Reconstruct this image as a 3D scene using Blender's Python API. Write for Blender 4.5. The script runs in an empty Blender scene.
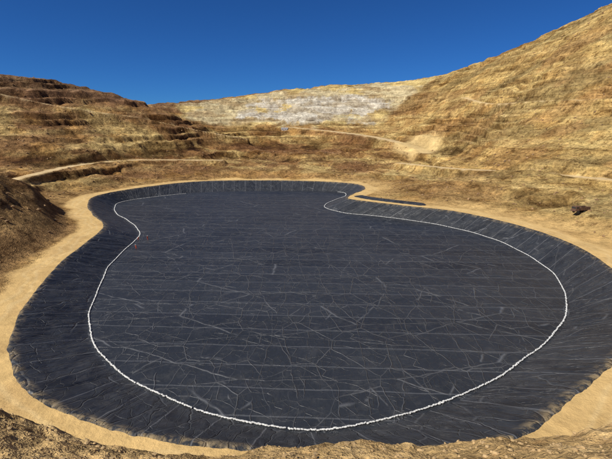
import bpy, math, random
import numpy as np
from mathutils import Vector
random.seed(4); np.random.seed(4)
scene=bpy.context.scene
# ------------------------------------------------------------------ noise
def _h(ix,iy,seed):
    n=(ix.astype(np.int64)*374761393+iy.astype(np.int64)*668265263+seed*1274126177)&0xffffffff
    n=((n^(n>>13))*1274126177)&0xffffffff
    n=n^(n>>16)
    return (n&0xffffff)/float(0x1000000)
def pn(x,y,seed=0):
    x=np.asarray(x,float);y=np.asarray(y,float)
    ix=np.floor(x);iy=np.floor(y);fx=x-ix;fy=y-iy
    u=fx*fx*fx*(fx*(fx*6-15)+10);v=fy*fy*fy*(fy*(fy*6-15)+10)
    def g(a,b):
        t=_h(ix+a,iy+b,seed)*2*math.pi
        return np.cos(t)*(fx-a)+np.sin(t)*(fy-b)
    return 1.5*((g(0,0)*(1-u)+g(1,0)*u)*(1-v)+(g(0,1)*(1-u)+g(1,1)*u)*v)
def fbm(x,y,o=4,seed=0,gain=.5):
    s=0;a=1;f=1
    for i in range(o):
        s=s+a*pn(x*f+i*17.3,y*f-i*9.1,seed+i);a*=gain;f*=2.03
    return s
def ridged(x,y,o=4,seed=0):
    s=0;a=1;f=1
    for i in range(o):
        s=s+a*(1-2*np.abs(pn(x*f+i*7.7,y*f+i*3.3,seed+i)));a*=.5;f*=2.1
    return s*.5
def ss(a,b,x):
    t=np.clip((x-a)/(b-a),0,1);return t*t*(3-2*t)
# ------------------------------------------------------------------ pond outline (metres)
PR=[(-0.8,52.9,-0.7,43.4),(-10.8,55.4,-11.8,44.9),(-22.5,60.9,-23.0,47.4),(-33.7,69.0,-37.5,54.7),(-41.8,78.7,-47.8,66.1),(-48.4,91.8,-54.8,79.2),(-53.4,107.1,-60.4,95.3),(-59.0,125.1,-65.9,115.9),(-61.4,144.5,-68.5,132.5),(-64.4,165.6,-73.7,159.1),(-77.4,189.1,-88.2,181.7),(-93.1,212.0,-101.7,205.8),(-101.7,237.6,-109.0,233.4),(-90.8,256.3,-94.0,266.9),(-66.3,276.1,-69.5,291.4),(-29.4,282.6,-30.7,296.8),(5.8,282.6,7.9,291.4),(23.1,276.1,30.6,278.2),(23.8,262.0,34.0,258.2),(15.5,244.1,25.0,237.0),(10.3,225.5,20.8,222.3),(18.7,209.4,29.0,213.0),(36.2,199.9,44.8,201.0),(56.5,183.1,64.5,186.0),(70.5,156.5,78.2,158.8),(71.3,125.1,82.3,131.4),(63.3,100.5,77.0,104.3),(53.8,85.7,68.5,82.0),(40.5,73.0,48.7,64.1),(27.6,62.8,35.8,54.0),(18.3,57.7,24.5,45.9),(8.9,53.9,13.0,43.7)]
PR=np.array(PR[15:]+PR[:15])
def catmull(Pts,n,closed=True):
    Pts=np.asarray(Pts,float);m=len(Pts);out=[]
    segs=m if closed else m-1
    for i in range(segs):
        if closed: p0,p1,p2,p3=Pts[i-1],Pts[i],Pts[(i+1)%m],Pts[(i+2)%m]
        else: p0,p1,p2,p3=Pts[max(i-1,0)],Pts[i],Pts[i+1],Pts[min(i+2,m-1)]
        for k in range(n):
            t=k/n
            out.append(.5*((2*p1)+(-p0+p2)*t+(2*p0-5*p1+4*p2-p3)*t*t+(-p0+3*p1-3*p2+p3)*t**3))
    if not closed: out.append(Pts[-1])
    return np.array(out)
dense=catmull(PR,60)
mid=(dense[:,:2]+dense[:,2:])/2
cl=np.vstack([dense,dense[:1]]);mc=np.vstack([mid,mid[:1]])
L=np.concatenate([[0],np.cumsum(np.hypot(*np.diff(mc,axis=0).T))])
NS=2201;sv=np.linspace(0,L[-1],NS)
ring=np.stack([np.interp(sv,L,cl[:,k]) for k in range(4)],1)
toe=ring[:,:2];rim=ring[:,2:]
rimp=rim[:-1:10];toep=toe[:-1:10]
DEP=5.0
def sdist(x,y,poly):
    out=np.empty(len(x))
    A=poly;B=np.roll(poly,-1,0);d=B-A;dd=(d**2).sum(1)
    for s in range(0,len(x),20000):
        px=x[s:s+20000,None];py=y[s:s+20000,None]
        t=np.clip(((px-A[:,0])*d[:,0]+(py-A[:,1])*d[:,1])/dd,0,1)
        D=np.sqrt(((px-A[:,0]-t*d[:,0])**2+(py-A[:,1]-t*d[:,1])**2).min(1))
        c=((A[:,1]>py)!=(B[:,1]>py))&(px<d[:,0]*(py-A[:,1])/np.where(d[:,1]==0,1e-9,d[:,1])+A[:,0])
        ins=c.sum(1)%2==1
        out[s:s+20000]=np.where(ins,-D,D)
    return out
# ------------------------------------------------------------------ terrain heights (estimated spot heights, most back-projected from image pixels at assumed distances)
CT=[(-365,380,97),(-303,390,87),(-261,400,81),(-219,400,72.5),(-182,410,61.5),(-145,430,55),(-183,600,65),(-147,640,69),(-78,650,76.4),(-8,650,84.5),(60,640,87.6),(125,620,91.5),(154,580,91.5),(170,520,92.5),(180,440,91),(199,390,102),(208,330,105.5),(267,300,134),
(-121,520,35.0),(-7,520,33.9),(103,500,37.2),(129,480,51.3),(109,400,23.2),(89,320,8.3),(113,260,13.5),(140,330,39.6),(127,350,24.8),(154,290,39.2),(125,230,16.1),(138,200,12.0),(167,250,38.7),(105,150,4.2),(119,140,12.8),(105,190,4.5),(-104,150,15.5),(-115,140,20.2),
(-109,185,10),(-145,225,6.9),(-143,260,9.6),(-187,275,21),(-225,265,28),(-213,320,43),(-137,300,16),(-164,362,37),(-120,345,16),(-133,385,35),(-76,400,14.5),(-5,400,14.5),(57,400,14.5),(-60,310,4.3),(-4,310,4.3),(43,300,3.3),(-125,300,8),
(-330,520,58),(-480,450,75),(-260,560,50),(-150,900,45),(100,900,60),(350,700,70),(420,450,115),(330,200,120),(230,120,70),(200,40,50),(140,60,25),(-170,60,40),(-250,150,60),(-110,60,16),(-100,0,35),(120,0,38),(0,-100,45),(-200,-150,55),(200,-150,60),(0,-400,60),
(-84,100,3),(-75,70,1),(-60,50,0),(-40,40,0),(0,36,0),(40,40,0),(70,60,0),(95,90,2),(98,120,2),(85,165,1),(60,215,1),(45,250,1),(50,290,2),(-105,270,1),(-122,240,1),(-112,200,1),(-90,160,1)]
CT=np.array(CT,float)
def tps(c,v,lam=.004):
    n=len(c);c=c/100
    r=np.hypot(c[:,None,0]-c[None,:,0],c[:,None,1]-c[None,:,1])
    K=np.where(r>0,r*r*np.log(np.maximum(r,1e-9)),0)+lam*np.eye(n)
    Pm=np.hstack([np.ones((n,1)),c])
    A=np.zeros((n+3,n+3));A[:n,:n]=K;A[:n,n:]=Pm;A[n:,:n]=Pm.T
    w=np.linalg.solve(A,np.concatenate([v,[0,0,0]]))
    def f(x,y):
        x=x/100;y=y/100;z=w[n]+w[n+1]*x+w[n+2]*y
        for i in range(n):
            r2=(x-c[i,0])**2+(y-c[i,1])**2
            z=z+w[i]*.5*r2*np.log(np.maximum(r2,1e-12))
        return z
    return f
HF=tps(CT[:,:2],CT[:,2])
ROADS=[([(70.2,335,8.5),(93.4,290,8.9),(110.8,255,10.5),(128.2,225,11.5),(142.9,190,12.3)],3.0),
([(-18.2,520,33.9),(35.8,480,28.9),(71.7,440,23.9),(96.4,400,17.2),(100,375,13.5)],5),
([(-147.3,200,8.3),(-149.1,250,9.9),(-146.3,290,10.9),(-122.0,330,11.1),(-67.0,350,9.5)],3.0),
([(-300,330,50),(-230,345,50),(-170,375,42),(-125,410,35),(-60,450,24)],2.5),
([(150,440,58),(150,380,46),(158,320,43),(178,260,43),(205,200,48)],2.5)]
def nearslope(x,y):
    cz=28.55+np.where(x<0,.0165,.0115)*x*x*np.where(np.abs(x)<14,1,14/np.maximum(np.abs(x),1))+.35*fbm(x*.28,y*.05,3,61)
    a=cz+ (9-y)*.62
    a=np.minimum(a,34.2+.5*pn(x*.2,y*.2,5))
    foot=33-np.abs(x)*.02
    b=cz*(foot-y)/(foot-9)
    return np.where(y<9,a,b)
def terrain(x,y):
    D=np.full(len(x),200.0)
    m=(x>-220)&(x<200)&(y>0)&(y<400)
    D[m]=sdist(x[m],y[m],rimp)
    base=HF(x,y)
    r=np.hypot(x,y)
    base=np.where(r>900,base+(50-base)*ss(900,1400,r),base)
    wn=D+3*pn(x*.03,y*.03,8)
    H=np.maximum(base,0)*ss(5.5,22,wn)
    steep=ss(8,40,D)
    mound=(1-ss(-75,-60,x))*(1-ss(185,215,y))*(x>-200)
    H=H+steep*(1.4*ridged(x*.028,y*.028,4,41)-1.0)
    # mine benches: uneven heights, locally slumped away
    warp=3.6*fbm(x*.008,y*.008,3,21)+.9*fbm(x*.045,y*.045,3,24)
    step=7.0
    qh=H+warp;q=(qh+2.0*np.sin(qh*.19)+1.3*np.sin(qh*.43+1))/step
    fl=np.floor(q);fr=q-fl
    d_=(fl+.12*fr+.88*ss(.60,.86,fr)-q)*step*.8-.4
    rightm=ss(90,150,x)
    k=(.35-.15*rightm+.63*ss(-.3+.15*rightm,.15+.15*rightm,fbm(x*.011+3,y*.011,4,33)))*steep*(1-.85*mound)
    H=H+d_*k
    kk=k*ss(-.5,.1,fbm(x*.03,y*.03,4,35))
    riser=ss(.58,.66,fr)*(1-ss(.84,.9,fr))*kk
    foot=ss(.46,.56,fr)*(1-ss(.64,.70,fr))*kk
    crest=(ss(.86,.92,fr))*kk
    # erosion gullies and slumped scree
    H=H+steep*(.9*ridged(x*.07+.4*pn(y*.02,x*.02,37),y*.035,3,52)-.5+.8*fbm(x*.10,y*.10,4,51))
    H=H+mound*steep*(1.8*fbm(x*.08,y*.08,4,59))
    H=H+ss(200,330,r)*steep*1.1*fbm(x*.03,y*.03,3,57)
    H=np.where(D>0,np.maximum(H,-.1),H)
    roadm=np.zeros(len(x))
    for pts,w in ROADS:
        c=catmull(pts,30,False)
        bx=(x>c[:,0].min()-15)&(x<c[:,0].max()+15)&(y>c[:,1].min()-15)&(y<c[:,1].max()+15)
        idx=np.where(bx)[0]
        cz=c[:,2]
        if w==2.5:
            cz=np.convolve(np.pad(HF(c[:,0],c[:,1]),20,'edge'),np.ones(41)/41,'valid')
        for s in range(0,len(idx),20000):
            ii=idx[s:s+20000]
            d=np.hypot(x[ii,None]-c[:,0],y[ii,None]-c[:,1]);j=d.argmin(1);dm=d[np.arange(len(ii)),j]
            k2=1-ss(w,w*2.3,dm)
            H[ii]=H[ii]*(1-k2)+cz[j]*k2
            roadm[ii]=np.maximum(roadm[ii],(1-ss(w*.8,w*1.35,dm+1.2*pn(x[ii]*.15,y[ii]*.15,71)))*(.8 if w==2.5 else 1))
    ns=nearslope(x,y)-.25
    m=y<33
    H=np.where(m,np.maximum(H,np.where(np.abs(x)<90,ns,H)),H)
    H=H+.06*fbm(x*.5,y*.5,3,81)*(D>0.5)
    H=np.where(D<.3,np.minimum(H,.06+.10*pn(x*.4,y*.4,83)),H)
    H=np.where(D<0,-np.minimum(.3+2.6*(-D),DEP+2),H)
    return H,D,roadm,np.stack([riser,foot,crest])*(y>60)
def mesh_np(name,V,Q,mat=None,smooth=True,attr=None,uv=None):
    me=bpy.data.meshes.new(name)
    me.vertices.add(len(V));me.vertices.foreach_set('co',V.astype(np.float32).ravel())
    me.loops.add(Q.size);me.loops.foreach_set('vertex_index',Q.astype(np.int32).ravel())
    me.polygons.add(len(Q));me.polygons.foreach_set('loop_start',np.arange(0,Q.size,4,dtype=np.int32))
    me.polygons.foreach_set('loop_total',np.full(len(Q),4,dtype=np.int32))
    me.polygons.foreach_set('use_smooth',np.full(len(Q),smooth))
    if uv is not None:
        l=me.uv_layers.new(name='UVMap');l.data.foreach_set('uv',uv[Q.ravel()].astype(np.float32).ravel())
    me.update(calc_edges=True);me.validate()
    if attr is not None:
        if attr.shape[1]==3: attr=np.hstack([attr,np.zeros((len(attr),1))])
        a=me.color_attributes.new(name='Col',type='FLOAT_COLOR',domain='POINT')
        a.data.foreach_set('color',attr.astype(np.float32).ravel())
    ob=bpy.data.objects.new(name,me);scene.collection.objects.link(ob)
    if mat: me.materials.append(mat)
    return ob
def gridq(nr,nc,wrap=False):
    i=np.arange(nr-1)[:,None];j=np.arange(nc if wrap else nc-1)[None,:]
    j2=(j+1)%nc
    return np.stack([i*nc+j,i*nc+j2,(i+1)*nc+j2,(i+1)*nc+j],-1).reshape(-1,4)
# ------------------------------------------------------------------ materials
def newmat(name):
    m=bpy.data.materials.new(name);m.use_nodes=True;nt=m.node_tree
    return m,nt,nt.nodes['Principled BSDF']
def N(nt,t,**k):
    n=nt.nodes.new(t)
    for a,b in k.items(): setattr(n,a,b)
    return n
def noise(nt,vec,scale,detail=6,rough=.6,dist=0):
    n=N(nt,'ShaderNodeTexNoise');n.inputs['Scale'].default_value=scale;n.inputs['Detail'].default_value=detail
    n.inputs['Roughness'].default_value=rough;n.inputs['Distortion'].default_value=dist
    nt.links.new(vec,n.inputs['Vector']);return n.outputs['Fac']
def mapping(nt,vec,sc):
    mp=N(nt,'ShaderNodeMapping');mp.inputs['Scale'].default_value=sc;nt.links.new(vec,mp.inputs[0]);return mp.outputs[0]
def ramp(nt,fac,stops):
    r=N(nt,'ShaderNodeValToRGB');e=r.color_ramp.elements
    while len(e)<len(stops): e.new(.5)
    for q,(p,c) in zip(e,stops):
        q.position=p;q.color=(c,c,c,1) if not isinstance(c,tuple) else (*c,1)
    nt.links.new(fac,r.inputs['Fac']);return r.outputs['Color']
def math_(nt,op,a,b=None,clamp=False):
    n=N(nt,'ShaderNodeMath',operation=op,use_clamp=clamp)
    for i,x in enumerate([a,b]):
        if x is None: continue
        if isinstance(x,(int,float)): n.inputs[i].default_value=x
        else: nt.links.new(x,n.inputs[i])
    return n.outputs[0]
def mix(nt,fac,a,b,mode='MIX'):
    n=N(nt,'ShaderNodeMix',data_type='RGBA',blend_type=mode)
    for i,x in zip((0,6,7),(fac,a,b)):
        if isinstance(x,(int,float)): n.inputs[i].default_value=x
        elif isinstance(x,tuple): n.inputs[i].default_value=(*x,1)
        else: nt.links.new(x,n.inputs[i])
    return n.outputs[2]
def bump(nt,h,dist,strength=1,prev=None):
    n=N(nt,'ShaderNodeBump');n.inputs['Distance'].default_value=dist
    if isinstance(strength,(int,float)): n.inputs['Strength'].default_value=strength
    else: nt.links.new(strength,n.inputs['Strength'])
    nt.links.new(h,n.inputs['Height'])
    if prev: nt.links.new(prev,n.inputs['Normal'])
    return n.outputs['Normal']
def ground_mat(name,s=1.0,strata=True):
    m,nt,b=newmat(name)
    co=N(nt,'ShaderNodeTexCoord').outputs['Object']
    an=N(nt,'ShaderNodeAttribute',attribute_name='Col');at=an.outputs['Color']
    rough=math_(nt,'SUBTRACT',1.0,math_(nt,'MULTIPLY',an.outputs['Alpha'],.78))
    n1=noise(nt,co,.08*s,4,.7,.2);n2=noise(nt,co,.5*s,4,.75);n3=noise(nt,co,3*s,2,.7)
    c=mix(nt,rough,at,mix(nt,1,at,ramp(nt,n1,[(.36,(.62,.58,.54)),(.5,1.0),(.64,1.32)]),'MULTIPLY'))
    c=mix(nt,rough,c,mix(nt,1,c,ramp(nt,n2,[(.38,.62),(.5,1.0),(.62,1.28)]),'MULTIPLY'))
    c=mix(nt,math_(nt,'MULTIPLY',rough,.55),c,mix(nt,1,c,ramp(nt,n3,[(.3,.6),(.55,1.05),(.7,1.3)]),'MULTIPLY'))
    if strata:
        st=noise(nt,mapping(nt,co,(.022,.022,.42)),1,4,.74,.4)
        sep=N(nt,'ShaderNodeSeparateXYZ');nt.links.new(co,sep.inputs[0])
        up=N(nt,'ShaderNodeMapRange');up.inputs[1].default_value=3;up.inputs[2].default_value=9;nt.links.new(sep.outputs[2],up.inputs[0])
        c=mix(nt,math_(nt,'MULTIPLY',math_(nt,'MULTIPLY',up.outputs[0],rough),.85),c,mix(nt,1,c,ramp(nt,st,[(.38,(.48,.41,.35)),(.45,(.95,.92,.88)),(.55,(1.05,1.03,1.0)),(.64,(1.4,1.38,1.28))]),'MULTIPLY'))
        v=noise(nt,co,.2*s,5,.8)
        c=mix(nt,math_(nt,'MULTIPLY',ramp(nt,v,[(.56,0.0),(.60,.8)]),rough),c,mix(nt,1,c,(.40,.34,.30),'MULTIPLY'))
    nt.links.new(c,b.inputs['Base Color']);b.inputs['Roughness'].default_value=.95
    b.inputs['Specular IOR Level'].default_value=.08
    nn=bump(nt,n2,(1.6 if strata else .8)/s,rough);nn=bump(nt,n3,.25/s,rough,nn)
    nt.links.new(nn,b.inputs['Normal'])
    return m
# ------------------------------------------------------------------ terrain mesh
dn=math.radians(50)
az=np.concatenate([np.linspace(-math.pi,-dn,100,endpoint=False),np.linspace(-dn,dn,1150,endpoint=False),np.linspace(dn,math.pi,100,endpoint=False)])
rr=np.concatenate([np.geomspace(2.5,35,40,endpoint=False),np.geomspace(35,200,270,endpoint=False),np.geomspace(200,740,430,endpoint=False),np.geomspace(740,2500,25)])
R,A=np.meshgrid(rr,az,indexing='ij')
X=(R*np.sin(A)).ravel();Y=(R*np.cos(A)).ravel()
H,D,RM,RS=terrain(X,Y)
def lerp(a,b,k): return a+(np.asarray(b)-a)*k[:,None]
def colour(X,Y,H,D,RM,RS):
    n=len(X);C=np.tile(np.array([.43,.26,.095]),(n,1))
    right=ss(30,130,X-.12*(Y-200)+20*fbm(X*.01,Y*.01,2,5))*ss(2,30,D)
    C=lerp(C,(.53,.36,.13),right)
    left=(1-ss(-170,-90,X))*ss(150,260,Y)
    C=lerp(C,(.40,.245,.105),left)
    w=H+3*fbm(X*.015,Y*.015,3,91)
    s1=pn(w*.22,X*.004+Y*.002,93)
    C=lerp(C,(.62,.45,.185),.55*ss(.05,.4,s1))
    C=lerp(C,(.20,.10,.042),.55*ss(.08,.45,-s1+.3*fbm(X*.03,Y*.03,3,95))*(1-.6*right))
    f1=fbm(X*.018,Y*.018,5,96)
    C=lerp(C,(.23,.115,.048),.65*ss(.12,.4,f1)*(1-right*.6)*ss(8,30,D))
    C=lerp(C,(.62,.455,.18),.6*ss(.12,.45,-f1)*ss(8,30,D))
    f2=fbm(X*.05,Y*.05,4,97)
    C=lerp(C,(.50,.28,.085),.5*ss(.15,.5,f2)*(1-.3*right))
    f3=fbm(X*.012,Y*.012+H*.03,5,107)
    C=lerp(C,(.28,.21,.09),.6*right*ss(.08,.4,f3))
    C=lerp(C,(.37,.20,.075),.5*right*ss(.15,.45,fbm(X*.02,Y*.02+H*.03,4,108)))
    belt=ss(310,335,Y+14*f2)*(1-ss(430,520,Y))*(1-ss(60,95,X))*ss(-190,-120,X)
    C=lerp(C,(.19,.09,.04),.6*belt*ss(-.3,.15,f1+.5*f2))
    lt=ss(50,66,H+6*f1)*(1-ss(-150,-100,X))*(Y>200)
    C=lerp(C,(.21,.12,.07),.75*lt)
    # mineral face at the back
    ex=((X+5)/150)**2+((Y-590)/88)**2
    pf=ss(1.15,.85,ex+.30*f1)*ss(34,40,H+6*f2)
    C=lerp(C,(.60,.50,.29),.92*pf)
    C=lerp(C,(.64,.47,.17),.8*pf*ss(-.05,.15,fbm(X*.014,H*.05,4,99)))
    C=lerp(C,(.36,.24,.11),.6*pf*ss(.12,.28,fbm(X*.02,H*.10,4,105)))
    ew=((X-14)/86)**2+((H-56)/18)**2
    wn=fbm(X*.018,H*.05,6,100,.62)
    wf=ss(1.0,.85,ew+.8*wn)*(Y>480)*(Y<660)
    C=lerp(C,(.64,.585,.47),.92*wf)
    C=lerp(C,(.46,.38,.25),.8*wf*ss(.08,.2,fbm(X*.035,H*.12,4,101)))
    C=lerp(C,(.38,.32,.23),.6*wf*ss(.78,.95,ridged(X*.03,H*.08,3,103)))
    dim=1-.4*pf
    C=lerp(C,C*np.array([.62,.57,.52]),.9*RS[0]*dim)  # bench shading put into the colour: dark risers and feet, light crests
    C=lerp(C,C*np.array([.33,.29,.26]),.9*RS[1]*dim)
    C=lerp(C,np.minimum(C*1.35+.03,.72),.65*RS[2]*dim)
    mo=(1-ss(-72,-60,X))*(1-ss(175,215,Y))*ss(6,14,D)*(Y>60)
    C=lerp(C,(.24,.14,.06),.85*mo)
    near=D+2.5*fbm(X*.05,Y*.05,3,98)
    shelf=(1-ss(7,10,near))
    shelf=np.maximum(shelf,.65*(1-ss(10,24,near))*ss(0,60,X))
    C=lerp(C,(.64,.43,.175),.95*shelf)
    C=lerp(C,(.50,.32,.13),.5*shelf*ss(.1,.6,fbm(X*.09,Y*.09,4,109)))
    # wheel-track bands that follow the graded perimeter road
    tr=np.exp(-((near-3.2)/.45)**2)+np.exp(-((near-5.4)/.45)**2)
    C=lerp(C,(.72,.54,.27),.35*np.clip(tr,0,1)*(1-ss(7,9,D)))
    C=lerp(C,(.66,.49,.26),.92*RM)
    pad=ss(1.2,.5,((X-98)/22)**2+((Y-400)/30)**2)
    C=lerp(C,(.62,.45,.20),.8*pad)
    C=np.where((Y<31)[:,None],np.array([.46,.30,.13]),C)
    C=C*(1+.08*fbm(X*.2,Y*.2,3,102))[:,None]
    sm=np.clip(np.maximum(np.maximum(shelf,RM),np.maximum(.8*pad,.35*pf)),0,1)
    return np.hstack([np.clip(C,.02,.75),sm[:,None]])
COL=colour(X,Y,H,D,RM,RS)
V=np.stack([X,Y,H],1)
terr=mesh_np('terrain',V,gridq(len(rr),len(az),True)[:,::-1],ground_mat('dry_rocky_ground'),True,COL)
# ------------------------------------------------------------------ foreground embankment
gx=np.linspace(-15,15,640);gy=np.linspace(2.6,13,300)
GX,GY=np.meshgrid(gx,gy);x=GX.ravel();y=GY.ravel()
def embz(x,y): return nearslope(x,y)+.13*fbm(x*.8,y*.8,3,110)+.03*np.maximum(ridged(x*2.1,y*2.1,3,111),0)+.045*fbm(x*3,y*3,4,112,.5)
z=embz(x,y)
edge=np.minimum(np.minimum(x+15,15-x),np.minimum(y-2.6,13-y))
z-=.8*(1-ss(0,1.2,edge))
c=np.tile(np.array([.47,.31,.13]),(len(x),1));c=lerp(c,(.58,.40,.18),.8*ss(0,.8,fbm(x*.7,y*.7,4,113)));c=lerp(c,(.34,.21,.09),.6*ss(.2,.8,fbm(x*1.7,y*1.7,3,114)))
c=np.hstack([c,np.full((len(c),1),.22)])
emb=mesh_np('dirt_embankment',np.stack([x,y,z],1),gridq(300,640),ground_mat('loose_dirt',3.5,False),True,c)
def rocks(name,n,fx,smin,smax,mat):
    import bmesh
    bm=bmesh.new();bmesh.ops.create_icosphere(bm,subdivisions=1,radius=1)
    tv=np.array([v.co[:] for v in bm.verts]);tf=np.array([[v.index for v in f.verts] for f in bm.faces]);bm.free()
    pts=fx(n);VV=[];FF=[]
    for i,(px,py,pz) in enumerate(pts):
        s=smin+(smax-smin)*random.random()**4
        v=tv*(1+.2*np.random.randn(len(tv),1))*np.array([random.uniform(.7,1.3),random.uniform(.7,1.2),random.uniform(.5,.9)])*s
        a=random.random()*6.3;ca,sa=math.cos(a),math.sin(a)
        v=np.stack([v[:,0]*ca-v[:,1]*sa,v[:,0]*sa+v[:,1]*ca,v[:,2]],1)+np.array([px,py,pz+s*.1])
        VV.append(v);FF.append(tf+i*len(tv))
    me=bpy.data.meshes.new(name);me.from_pydata(np.vstack(VV).tolist(),[],np.vstack(FF).tolist());me.materials.append(mat)
    ob=bpy.data.objects.new(name,me);scene.collection.objects.link(ob);return ob
def simple(name,col,rough=.8,nscale=4,amt=.3,metal=0):
    m,nt,b=newmat(name);co=N(nt,'ShaderNodeTexCoord').outputs['Object']
    f=noise(nt,co,nscale,3,.6)
    nt.links.new(mix(nt,1,col,ramp(nt,f,[(.3,1-amt),(.7,1+amt)]),'MULTIPLY'),b.inputs['Base Color'])
    b.inputs['Roughness'].default_value=rough;b.inputs['Metallic'].default_value=metal
    return m
def fe(n):
    px=np.random.uniform(-14,14,n);py=np.random.uniform(3,11,n)
    return list(zip(px,py,embz(px,py)))
rocks('loose_stones',4500,fe,.01,.07,simple('stone',(.46,.31,.145),.95,.7,.35))
def fs(n):
    px=np.random.uniform(-260,260,n);py=np.random.uniform(60,420,n)
    h,d,r,_=terrain(px,py);k=(d>14)&(r<.1)
    return list(zip(px[k],py[k],h[k]))
rocks('hillside_boulders',8000,fs,.15,.9,simple('hill_stone',(.28,.17,.08),.95,.2,.5))
# ------------------------------------------------------------------ pond liner: sides
out=rim-toe;wd=np.hypot(out[:,0],out[:,1]);out/=wd[:,None]
M=22
ts=np.concatenate([[-.9,-.35],np.linspace(0,1,M-4),[1.0,1.0]])
s=sv
rows=[];uvs=[]
def per(f):  # blends the last metres so the ring closes
    w_=ss(L[-1]-30,L[-1],s);return f(s)*(1-w_)+f(s-L[-1])*w_
jit=per(lambda q:.5*pn(q*.12,q*0,120)+.25*pn(q*.5,q*0,121))
for k,t in enumerate(ts):
    if t<0:
        p=rim+out*((-t)*1.0+jit[:,None]*(1 if k==0 else .3)); zz=np.full(NS,-.12 if k==0 else .13);vv=-wd*0+t
    elif k>=M-2:
        e=.6 if k==M-2 else 1.4
        p=toe-out*e;zz=np.full(NS,-DEP-(.02 if k==M-2 else .2));vv=wd+e
    else:
        p=rim+(toe-rim)*t
        zz=-DEP*t+.12*(1-t)**6
        fold=per(lambda q:.22*np.maximum(ridged(q*.12+.35*pn(q*.05,np.full(NS,t*2.),122),np.full(NS,t*1.1),2,123),0)+.10*pn(q*.45,np.full(NS,t*2.2),124)+.12*pn(q*.2,np.full(NS,t*4),125))
        zz=zz+fold*min(1,4*t+.15)*min(1,4*(1-t)+.1);vv=wd*t
    rows.append(np.stack([p[:,0],p[:,1],zz+np.zeros(NS)],1));uvs.append(np.stack([s,vv+np.zeros(NS)],1))
V=np.vstack(rows);UV=np.vstack(uvs)
def wrinkles(nt,co,dist,specs):
    d=N(nt,'ShaderNodeTexNoise');d.inputs['Scale'].default_value=.2;d.inputs['Detail'].default_value=2;nt.links.new(co,d.inputs['Vector'])
    vm=N(nt,'ShaderNodeVectorMath',operation='MULTIPLY_ADD');nt.links.new(d.outputs['Color'],vm.inputs[0]);vm.inputs[1].default_value=(dist,dist,0);nt.links.new(co,vm.inputs[2])
    res=None
    for i,(sc,w,st,lo,hi,amp) in enumerate(specs):
        v=N(nt,'ShaderNodeTexVoronoi',voronoi_dimensions='2D',feature='DISTANCE_TO_EDGE');v.inputs['Scale'].default_value=sc
        nt.links.new(mapping(nt,vm.outputs[0],st),v.inputs['Vector'])
        r_=ramp(nt,v.outputs['Distance'],[(0,1.0),(w,0.0)])
        mk=ramp(nt,noise(nt,co,.09+.05*i,2,.65),[(lo,0.0),(hi,amp)])
        r_=math_(nt,'MULTIPLY',r_,mk)
        res=r_ if res is None else math_(nt,'MAXIMUM',res,r_)
    return res
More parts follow.
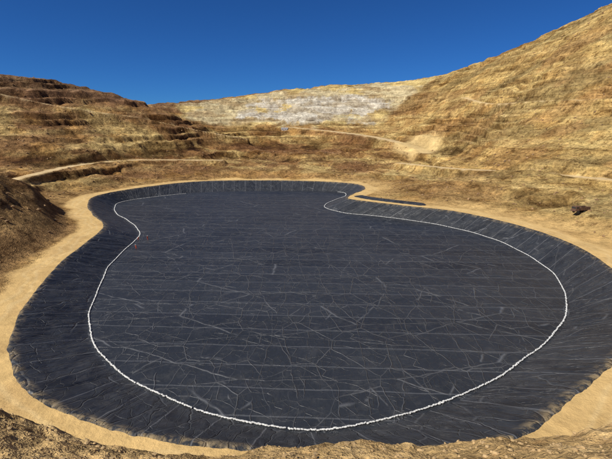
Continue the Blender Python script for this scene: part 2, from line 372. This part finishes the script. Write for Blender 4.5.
def liner_mat(name,sides):
    m,nt,b=newmat(name)
    tc=N(nt,'ShaderNodeTexCoord');co=tc.outputs['Object']
    nz=noise(nt,co,.04,4,.6)
    dust=noise(nt,co,.35,5,.7)
    if sides:
        uv=tc.outputs['UV']
        w1=noise(nt,mapping(nt,uv,(1,.28,1)),.38,2,.5,.8)
        w3=noise(nt,mapping(nt,uv,(1,.6,1)),.3,4,.65,.6)
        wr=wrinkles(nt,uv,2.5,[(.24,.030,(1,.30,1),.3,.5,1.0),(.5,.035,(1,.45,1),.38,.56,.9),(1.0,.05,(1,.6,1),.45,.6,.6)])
        c=mix(nt,ramp(nt,w3,[(.35,0.0),(.7,.9)]),(.017,.0185,.021),(.045,.048,.052))
        c=mix(nt,math_(nt,'MULTIPLY',wr,.42),c,(.19,.192,.196))  # wrinkle highlights painted into the slope colour, on top of the bump
        sx=N(nt,'ShaderNodeSeparateXYZ');nt.links.new(uv,sx.inputs[0])
        q=math_(nt,'MULTIPLY',sx.outputs[0],1/7.0)
        fr=math_(nt,'FRACT',q);seam=math_(nt,'LESS_THAN',fr,.03)
        wn=N(nt,'ShaderNodeTexWhiteNoise',noise_dimensions='1D');nt.links.new(math_(nt,'FLOOR',q),wn.inputs['W'])
        c=mix(nt,math_(nt,'MULTIPLY',wn.outputs[0],.35),c,(.055,.058,.062))
        c=mix(nt,math_(nt,'MULTIPLY',seam,.55),c,(.18,.18,.182))
        c=mix(nt,ramp(nt,dust,[(.5,0.0),(.75,.3)]),c,(.13,.12,.105))
        nd=noise(nt,co,.5,4,.7)
        du=N(nt,'ShaderNodeMapRange');du.inputs[1].default_value=1.4;du.inputs[2].default_value=-.3;nt.links.new(sx.outputs[1],du.inputs[0])
        c=mix(nt,math_(nt,'MULTIPLY',math_(nt,'MULTIPLY',du.outputs[0],ramp(nt,nd,[(.45,0.0),(.6,1.0)])),.6),c,(.42,.31,.16))
        nn=bump(nt,w1,.9,.7);nn=bump(nt,wr,.2,.9,nn);nn=bump(nt,w3,.6,.6,nn)
    else:
        # fewer closed cells, more long folds and sheen lines, painted lighter in the colour
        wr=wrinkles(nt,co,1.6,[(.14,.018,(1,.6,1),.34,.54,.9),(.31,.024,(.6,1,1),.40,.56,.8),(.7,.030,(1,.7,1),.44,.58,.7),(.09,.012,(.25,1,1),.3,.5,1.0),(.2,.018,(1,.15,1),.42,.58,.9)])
        k2=noise(nt,co,.2,4,.6)
        sy=N(nt,'ShaderNodeSeparateXYZ');nt.links.new(co,sy.inputs[0])
        yy=math_(nt,'ADD',math_(nt,'MULTIPLY',sy.outputs[1],1/7.0),math_(nt,'MULTIPLY',sy.outputs[0],.008))
        fr=math_(nt,'FRACT',yy);seam=math_(nt,'LESS_THAN',fr,.045)
        wn=N(nt,'ShaderNodeTexWhiteNoise',noise_dimensions='1D');nt.links.new(math_(nt,'FLOOR',yy),wn.inputs['W'])
        c=mix(nt,ramp(nt,nz,[(.3,0.0),(.7,1.0)]),(.016,.0185,.022),(.029,.032,.037))
        c=mix(nt,math_(nt,'MULTIPLY',wn.outputs[0],.45),c,(.042,.046,.052))
        c=mix(nt,ramp(nt,dust,[(.5,0.0),(.78,.4)]),c,(.10,.097,.09))
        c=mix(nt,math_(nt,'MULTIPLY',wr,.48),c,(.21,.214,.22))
        c=mix(nt,math_(nt,'MULTIPLY',seam,.40),c,(.16,.163,.168))
        nn=bump(nt,wr,.16,.9);nn=bump(nt,k2,.9,.6,nn)
    nt.links.new(c,b.inputs['Base Color'])
    b.inputs['Roughness'].default_value=.46;b.inputs['Specular IOR Level'].default_value=.36
    nt.links.new(nn,b.inputs['Normal'])
    return m
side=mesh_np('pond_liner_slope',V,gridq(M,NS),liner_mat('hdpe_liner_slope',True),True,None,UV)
g=.7
fx_=np.arange(toe[:,0].min()-2,toe[:,0].max()+2,g);fy_=np.arange(toe[:,1].min()-2,toe[:,1].max()+2,g)
FX,FY=np.meshgrid(fx_,fy_);x=FX.ravel();y=FY.ravel()
d=sdist(x,y,toep)
z=-DEP+.10*fbm(x*.12,y*.12,3,130)*ss(.5,-4,d)+.06*np.maximum(ridged(x*.3,y*.3,2,131),0)*ss(.5,-3,d)-.25*ss(.2,1,d)
Q=gridq(len(fy_),len(fx_));keep=(d[Q]<.9).all(1);Q=Q[keep]
used=np.unique(Q);remap=np.zeros(len(x),int);remap[used]=np.arange(len(used))
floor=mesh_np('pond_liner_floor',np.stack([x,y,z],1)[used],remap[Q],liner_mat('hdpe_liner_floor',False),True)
# ------------------------------------------------------------------ white sandbag line at the toe of the slope
import bmesh
bm=bmesh.new();bmesh.ops.create_uvsphere(bm,u_segments=8,v_segments=5,radius=1)
tv=np.array([v.co[:] for v in bm.verts]);tf=[[v.index for v in f.verts] for f in bm.faces];bm.free()
tv=np.sign(tv)*np.abs(tv)**.75
VV=[];FF=[];L2=np.concatenate([[0],np.cumsum(np.hypot(*np.diff(toe,axis=0).T))])
tt=0;k=0
while tt<L2[-1]:
    px=np.interp(tt,L2,toe[:,0]);py=np.interp(tt,L2,toe[:,1]);qx=np.interp(tt+.3,L2,toe[:,0]);qy=np.interp(tt+.3,L2,toe[:,1])
    if py>272 and -75<px<20: tt+=1;continue
    ox=np.interp(tt,L2,out[:,0]);oy=np.interp(tt,L2,out[:,1])
    a=math.atan2(qy-py,qx-px)+random.gauss(0,.25)
    off=.25*math.sin(tt*.11)+.15*math.sin(tt*.37+1)+random.gauss(0,.045)-.65
    v=tv*np.array([random.uniform(.25,.34),random.uniform(.12,.18),random.uniform(.08,.12)])*(1+.08*np.random.randn(len(tv),1))
    ca,sa=math.cos(a),math.sin(a)
    v=np.stack([v[:,0]*ca-v[:,1]*sa,v[:,0]*sa+v[:,1]*ca,v[:,2]],1)+np.array([px+ox*off,py+oy*off,-DEP+.16+max(0,off)*.3])
    VV.append(v);FF+= [[i+k*len(tv) for i in f] for f in tf];k+=1
    tt+=random.uniform(.36,.50) if random.random()<.985 else random.uniform(.6,.9)
me=bpy.data.meshes.new('sandbag_row');me.from_pydata(np.vstack(VV).tolist(),[],FF)
me.materials.append(simple('white_sandbag_fabric',(.62,.61,.57),.85,1.5,.3))
for p in me.polygons: p.use_smooth=True
ob=bpy.data.objects.new('sandbag_row',me);scene.collection.objects.link(ob)
# ------------------------------------------------------------------ lined drainage channel beside the rim
dp=catmull([(24.5,229),(30,221),(38,213.5),(47,206.5),(54,201)],30,False)
tg=np.gradient(dp,axis=0);tg/=np.hypot(tg[:,0],tg[:,1])[:,None];nn_=np.stack([-tg[:,1],tg[:,0]],1)
if nn_[0,1]<0: nn_=-nn_
prof=[(-.6,.02),(0,.30),(1.0,.30),(2.4,.42),(3.8,.6),(4.6,.25)]
endt=ss(0,10,np.arange(len(dp)))*ss(0,10,len(dp)-1-np.arange(len(dp)))
V=np.vstack([np.stack([*(dp+nn_*(2+(o-2)*(.45+.55*endt)+.35*pn(np.arange(len(dp))*.13,np.full(len(dp),3.3),140))[:,None]).T,np.full(len(dp),h)*(.3+.7*endt)+.05*np.random.rand(len(dp))],1) for o,h in prof])
uvd=np.vstack([np.stack([np.arange(len(dp))*.4,np.full(len(dp),2+o)],1) for o,h in prof])
mesh_np('drainage_channel_liner',V,gridq(len(prof),len(dp)),side.data.materials[0],True,None,uvd)
# ------------------------------------------------------------------ people
cov=simple('orange_red_coverall',(.62,.09,.03),.85,6,.2);skin=simple('skin',(.42,.22,.13),.6,10,.1)
hat=simple('hard_hat_plastic',(.75,.72,.65),.35,5,.05);boot=simple('boot_rubber',(.03,.025,.02),.7,5,.2)
def skinned(name,verts,edges,radii,root,mat,parent,sub=1):
    me=bpy.data.meshes.new(name);me.from_pydata(verts,edges,[]);me.materials.append(mat)
    ob=bpy.data.objects.new(name,me);scene.collection.objects.link(ob);ob.parent=parent
    md=ob.modifiers.new('Skin','SKIN');md.use_smooth_shade=True
    sk=me.skin_vertices[0].data
    for i,r in enumerate(radii): sk[i].radius=(r,r) if not isinstance(r,tuple) else r
    for i in range(len(verts)): sk[i].use_root=(i==root)
    sb=ob.modifiers.new('Sub','SUBSURF');sb.levels=sub;sb.render_levels=sub
    return ob
def person(loc,rot,bend=0.0,stride=.12,arm=.2):
    e=bpy.data.objects.new('worker',None);scene.collection.objects.link(e);e.location=loc;e.rotation_euler=(0,0,rot)
    cb,sb_=math.cos(bend),math.sin(bend)
    def T(x,y,z):
        y2=y*cb+(z-.95)*sb_;z2=.95+(z-.95)*cb-y*sb_;return (x,y2,z2)
    J=[(0,0,.95),T(0,0,1.15),T(0,0,1.36),T(0,.0,1.48),
       (.1,0,.90),(.11,stride*.6,.50),(.12,stride,.12),
       (-.1,0,.90),(-.11,-stride*.2,.50),(-.12,-stride,.12),
       T(.19,0,1.40),T(.25,arm*.3,1.13),T(.24,arm+.05,.90),
       T(-.19,0,1.40),T(-.25,arm*.2,1.13),T(-.24,arm,.90)]
    E=[(0,1),(1,2),(2,3),(0,4),(4,5),(5,6),(0,7),(7,8),(8,9),(2,10),(10,11),(11,12),(2,13),(13,14),(14,15)]
    Rr=[(.15,.11),(.145,.105),(.17,.11),.06,.10,.075,.055,.10,.075,.055,.075,.052,.04,.075,.052,.04]
    skinned('body',J,E,Rr,0,cov,e)
    h=T(0,.02,1.62)
    skinned('head',[T(0,0,1.47),T(0,.01,1.55),h,T(0,.0,1.70),T(0,.115,1.60)],[(0,1),(1,2),(2,3),(2,4)],[.05,.055,(.078,.09),.07,.018],0,skin,e,2)
    skinned('hard_hat',[T(0,.0,1.68),T(0,-.005,1.73),T(0,.06,1.67),T(0,.15,1.665)],[(0,1),(0,2),(2,3)],[(.11,.12),.085,(.09,.02),(.07,.012)],0,hat,e,2)
    for sgn,w in ((1,T(.24,arm+.05,.90)),(-1,T(-.24,arm,.90))):
        w=Vector(w);vs=[tuple(w),tuple(w+Vector((0,.01,-.08)))];es=[(0,1)];rs=[.028,.036]
        for i in range(4):
            b=w+Vector((0,-.03+.022*i,-.09));n0=len(vs)
            vs+=[tuple(b),tuple(b+Vector((-sgn*.008,0,-.045+.003*i))),tuple(b+Vector((-sgn*.025,0,-.075+.004*i)))]
            es+=[(1,n0),(n0,n0+1),(n0+1,n0+2)];rs+=[.011,.009,.008]
        n0=len(vs);vs+=[tuple(w+Vector((0,.045,-.05))),tuple(w+Vector((-sgn*.01,.065,-.085)))];es+=[(1,n0),(n0,n0+1)];rs+=[.011,.009]
        skinned('hand',vs,es,rs,0,skin,e)
    for (x,y) in ((.12,stride),(-.12,-stride)):
        skinned('boot',[(x,y-.05,.11),(x,y-.05,.05),(x,y+.07,.045),(x,y+.17,.035)],[(0,1),(1,2),(2,3)],[.055,.055,.05,.035],0,boot,e)
    return e
for (x,y,r,b_) in [(-57.7,157.2,1.2,.1),(-61.2,157.2,-1.9,.75),(-57.5,145.3,2.5,.35)]:
    person((x,y,-DEP+.05),r,b_)
# ------------------------------------------------------------------ vehicles and sheds
def box(bm,c,s,taper=(1,1),bev=0):
    r=bmesh.ops.create_cube(bm,size=1);vs=r['verts']
    for v in vs:
        k=v.co.z>0
        v.co=Vector((v.co.x*s[0]*(taper[0] if k else 1)+c[0],v.co.y*s[1]*(taper[1] if k else 1)+c[1],v.co.z*s[2]+c[2]))
    if bev:
        es={e for v in vs for e in v.link_edges};bmesh.ops.bevel(bm,geom=list(es),offset=bev,segments=2,affect='EDGES')
def part(name,fn,mat,parent):
    bm=bmesh.new();fn(bm);me=bpy.data.meshes.new(name);bm.to_mesh(me);bm.free();me.materials.append(mat)
    o=bpy.data.objects.new(name,me);scene.collection.objects.link(o);o.parent=parent;return o
from mathutils import Matrix
def wheel(bm,x,y,r,w):
    bmesh.ops.create_cone(bm,cap_ends=True,segments=20,radius1=r,radius2=r,depth=w,matrix=Matrix.Translation((x,y,r))@Matrix.Rotation(math.pi/2,4,'X'))
glass=simple('dark_glass',(.03,.035,.04),.1,2,.1);tyre=simple('tyre_rubber',(.025,.024,.023),.85,4,.2)
def zat(x,y): return float(terrain(np.array([x,x+.01]),np.array([y,y]))[0][0])
def truck(name,x,y,rot,col,L=6.6):
    e=bpy.data.objects.new(name,None);scene.collection.objects.link(e);e.location=(x,y,zat(x,y)+.02);e.rotation_euler=(0,0,rot)
    pm=simple(name+'_paint',col,.6,2,.15)
    part('chassis',lambda bm:(box(bm,(0,0,.85),(L,.9,.25)),),tyre,e)
    part('cab',lambda bm:(box(bm,(L/2-.95,0,1.75),(1.8,2.3,1.7),(.88,.94),.08),box(bm,(L/2+.02,0,.95),(.2,2.3,.4),(1,1),.04)),pm,e)
    part('windows',lambda bm:(box(bm,(L/2-.10,0,2.1),(.12,1.8,.6)),box(bm,(L/2-.85,0,2.12),(.9,2.25,.55))),glass,e)
    part('bed',lambda bm:(box(bm,(-1.1,0,1.2),(L-2.4,2.4,.15)),box(bm,(-1.1,1.16,1.8),(L-2.4,.1,1.1)),box(bm,(-1.1,-1.16,1.8),(L-2.4,.1,1.1)),box(bm,(-L/2+.15,0,1.75),(.1,2.2,1.0)),box(bm,(L/2-2.35,0,1.95),(.1,2.3,1.4)),*[box(bm,(-L/2+.8+i*.9,sg*1.235,1.8),(.1,.06,1.05)) for i in range(5) for sg in (1,-1)]),pm,e)
    part('wheels',lambda bm:[wheel(bm,a,b_,.52,.4) for a in (L/2-1.3,-L/2+1.2,-L/2+2.4) for b_ in (1.0,-1.0)],tyre,e)
    return e
truck('parked_dump_truck',103.5,165,-2.9,(.13,.07,.045))
def shed(x,y,rot,L,W,Hh):
    e=bpy.data.objects.new('site_shed',None);scene.collection.objects.link(e);e.location=(x,y,zat(x,y)-.1);e.rotation_euler=(0,0,rot)
    wm=simple('shed_cladding',(.66,.65,.62),.6,.5,.06)
    part('walls',lambda bm:box(bm,(0,0,Hh/2),(L,W,Hh)),wm,e)
    def roof(bm):
        vs=[bm.verts.new(p) for p in [(-L/2-.3,-W/2-.3,Hh+.01),(L/2+.3,-W/2-.3,Hh+.01),(L/2+.3,W/2+.3,Hh+.01),(-L/2-.3,W/2+.3,Hh+.01),(-L/2-.3,0,Hh+.7),(L/2+.3,0,Hh+.7)]]
        for f in ((0,1,5,4),(2,3,4,5),(0,4,3),(1,2,5),(3,2,1,0)): bm.faces.new([vs[i] for i in f])
    part('roof',roof,simple('shed_roof',(.62,.63,.63),.5,.5,.06),e)
    part('windows',lambda bm:[box(bm,(-L/2+1.4+i*2.8,-W/2-.02,Hh*.6),(.8,.06,.6)) for i in range(int(L/2.8))],glass,e)
    part('door',lambda bm:box(bm,(L/2-.7,-W/2-.02,.95),(.85,.07,1.9)),simple('door_paint',(.2,.25,.3),.5),e)
shed(-24,512,.1,7,3.5,2.2)
# ------------------------------------------------------------------ world, sun, camera
sx_,sy_,el=-.72,-.42,math.radians(47)
azs=math.atan2(sx_,sy_)
w=bpy.data.worlds.new('World');scene.world=w;w.use_nodes=True;nt=w.node_tree;bg=nt.nodes['Background']
sk=nt.nodes.new('ShaderNodeTexSky');sk.sky_type='NISHITA';sk.sun_disc=False;sk.sun_elevation=el;sk.sun_rotation=azs
sk.altitude=4000;sk.air_density=1.0;sk.dust_density=.0;sk.ozone_density=4.0
mx=nt.nodes.new('ShaderNodeMix');mx.data_type='RGBA';mx.blend_type='MULTIPLY';mx.inputs[0].default_value=1;mx.inputs[7].default_value=(.20,.54,.97,1)
nt.links.new(sk.outputs[0],mx.inputs[6]);nt.links.new(mx.outputs[2],bg.inputs[0]);bg.inputs[1].default_value=.08
sd=bpy.data.lights.new('sun','SUN');sd.energy=5.0;sd.angle=math.radians(.5);sd.color=(1,.965,.90)
so=bpy.data.objects.new('sun',sd);scene.collection.objects.link(so)
hn=math.hypot(sx_,sy_);dv=Vector((sx_/hn*math.cos(el),sy_/hn*math.cos(el),math.sin(el)))
so.rotation_euler=dv.to_track_quat('Z','Y').to_euler()
cd=bpy.data.cameras.new('camera');cd.sensor_width=36;cd.lens=445/612*36;cd.clip_start=.1;cd.clip_end=6000
co_=bpy.data.objects.new('camera',cd);scene.collection.objects.link(co_);co_.location=(0,0,36);co_.rotation_euler=(math.radians(90-13.2),0,0)
scene.camera=co_
scene.view_settings.view_transform='Standard';scene.view_settings.look='None';scene.view_settings.exposure=0
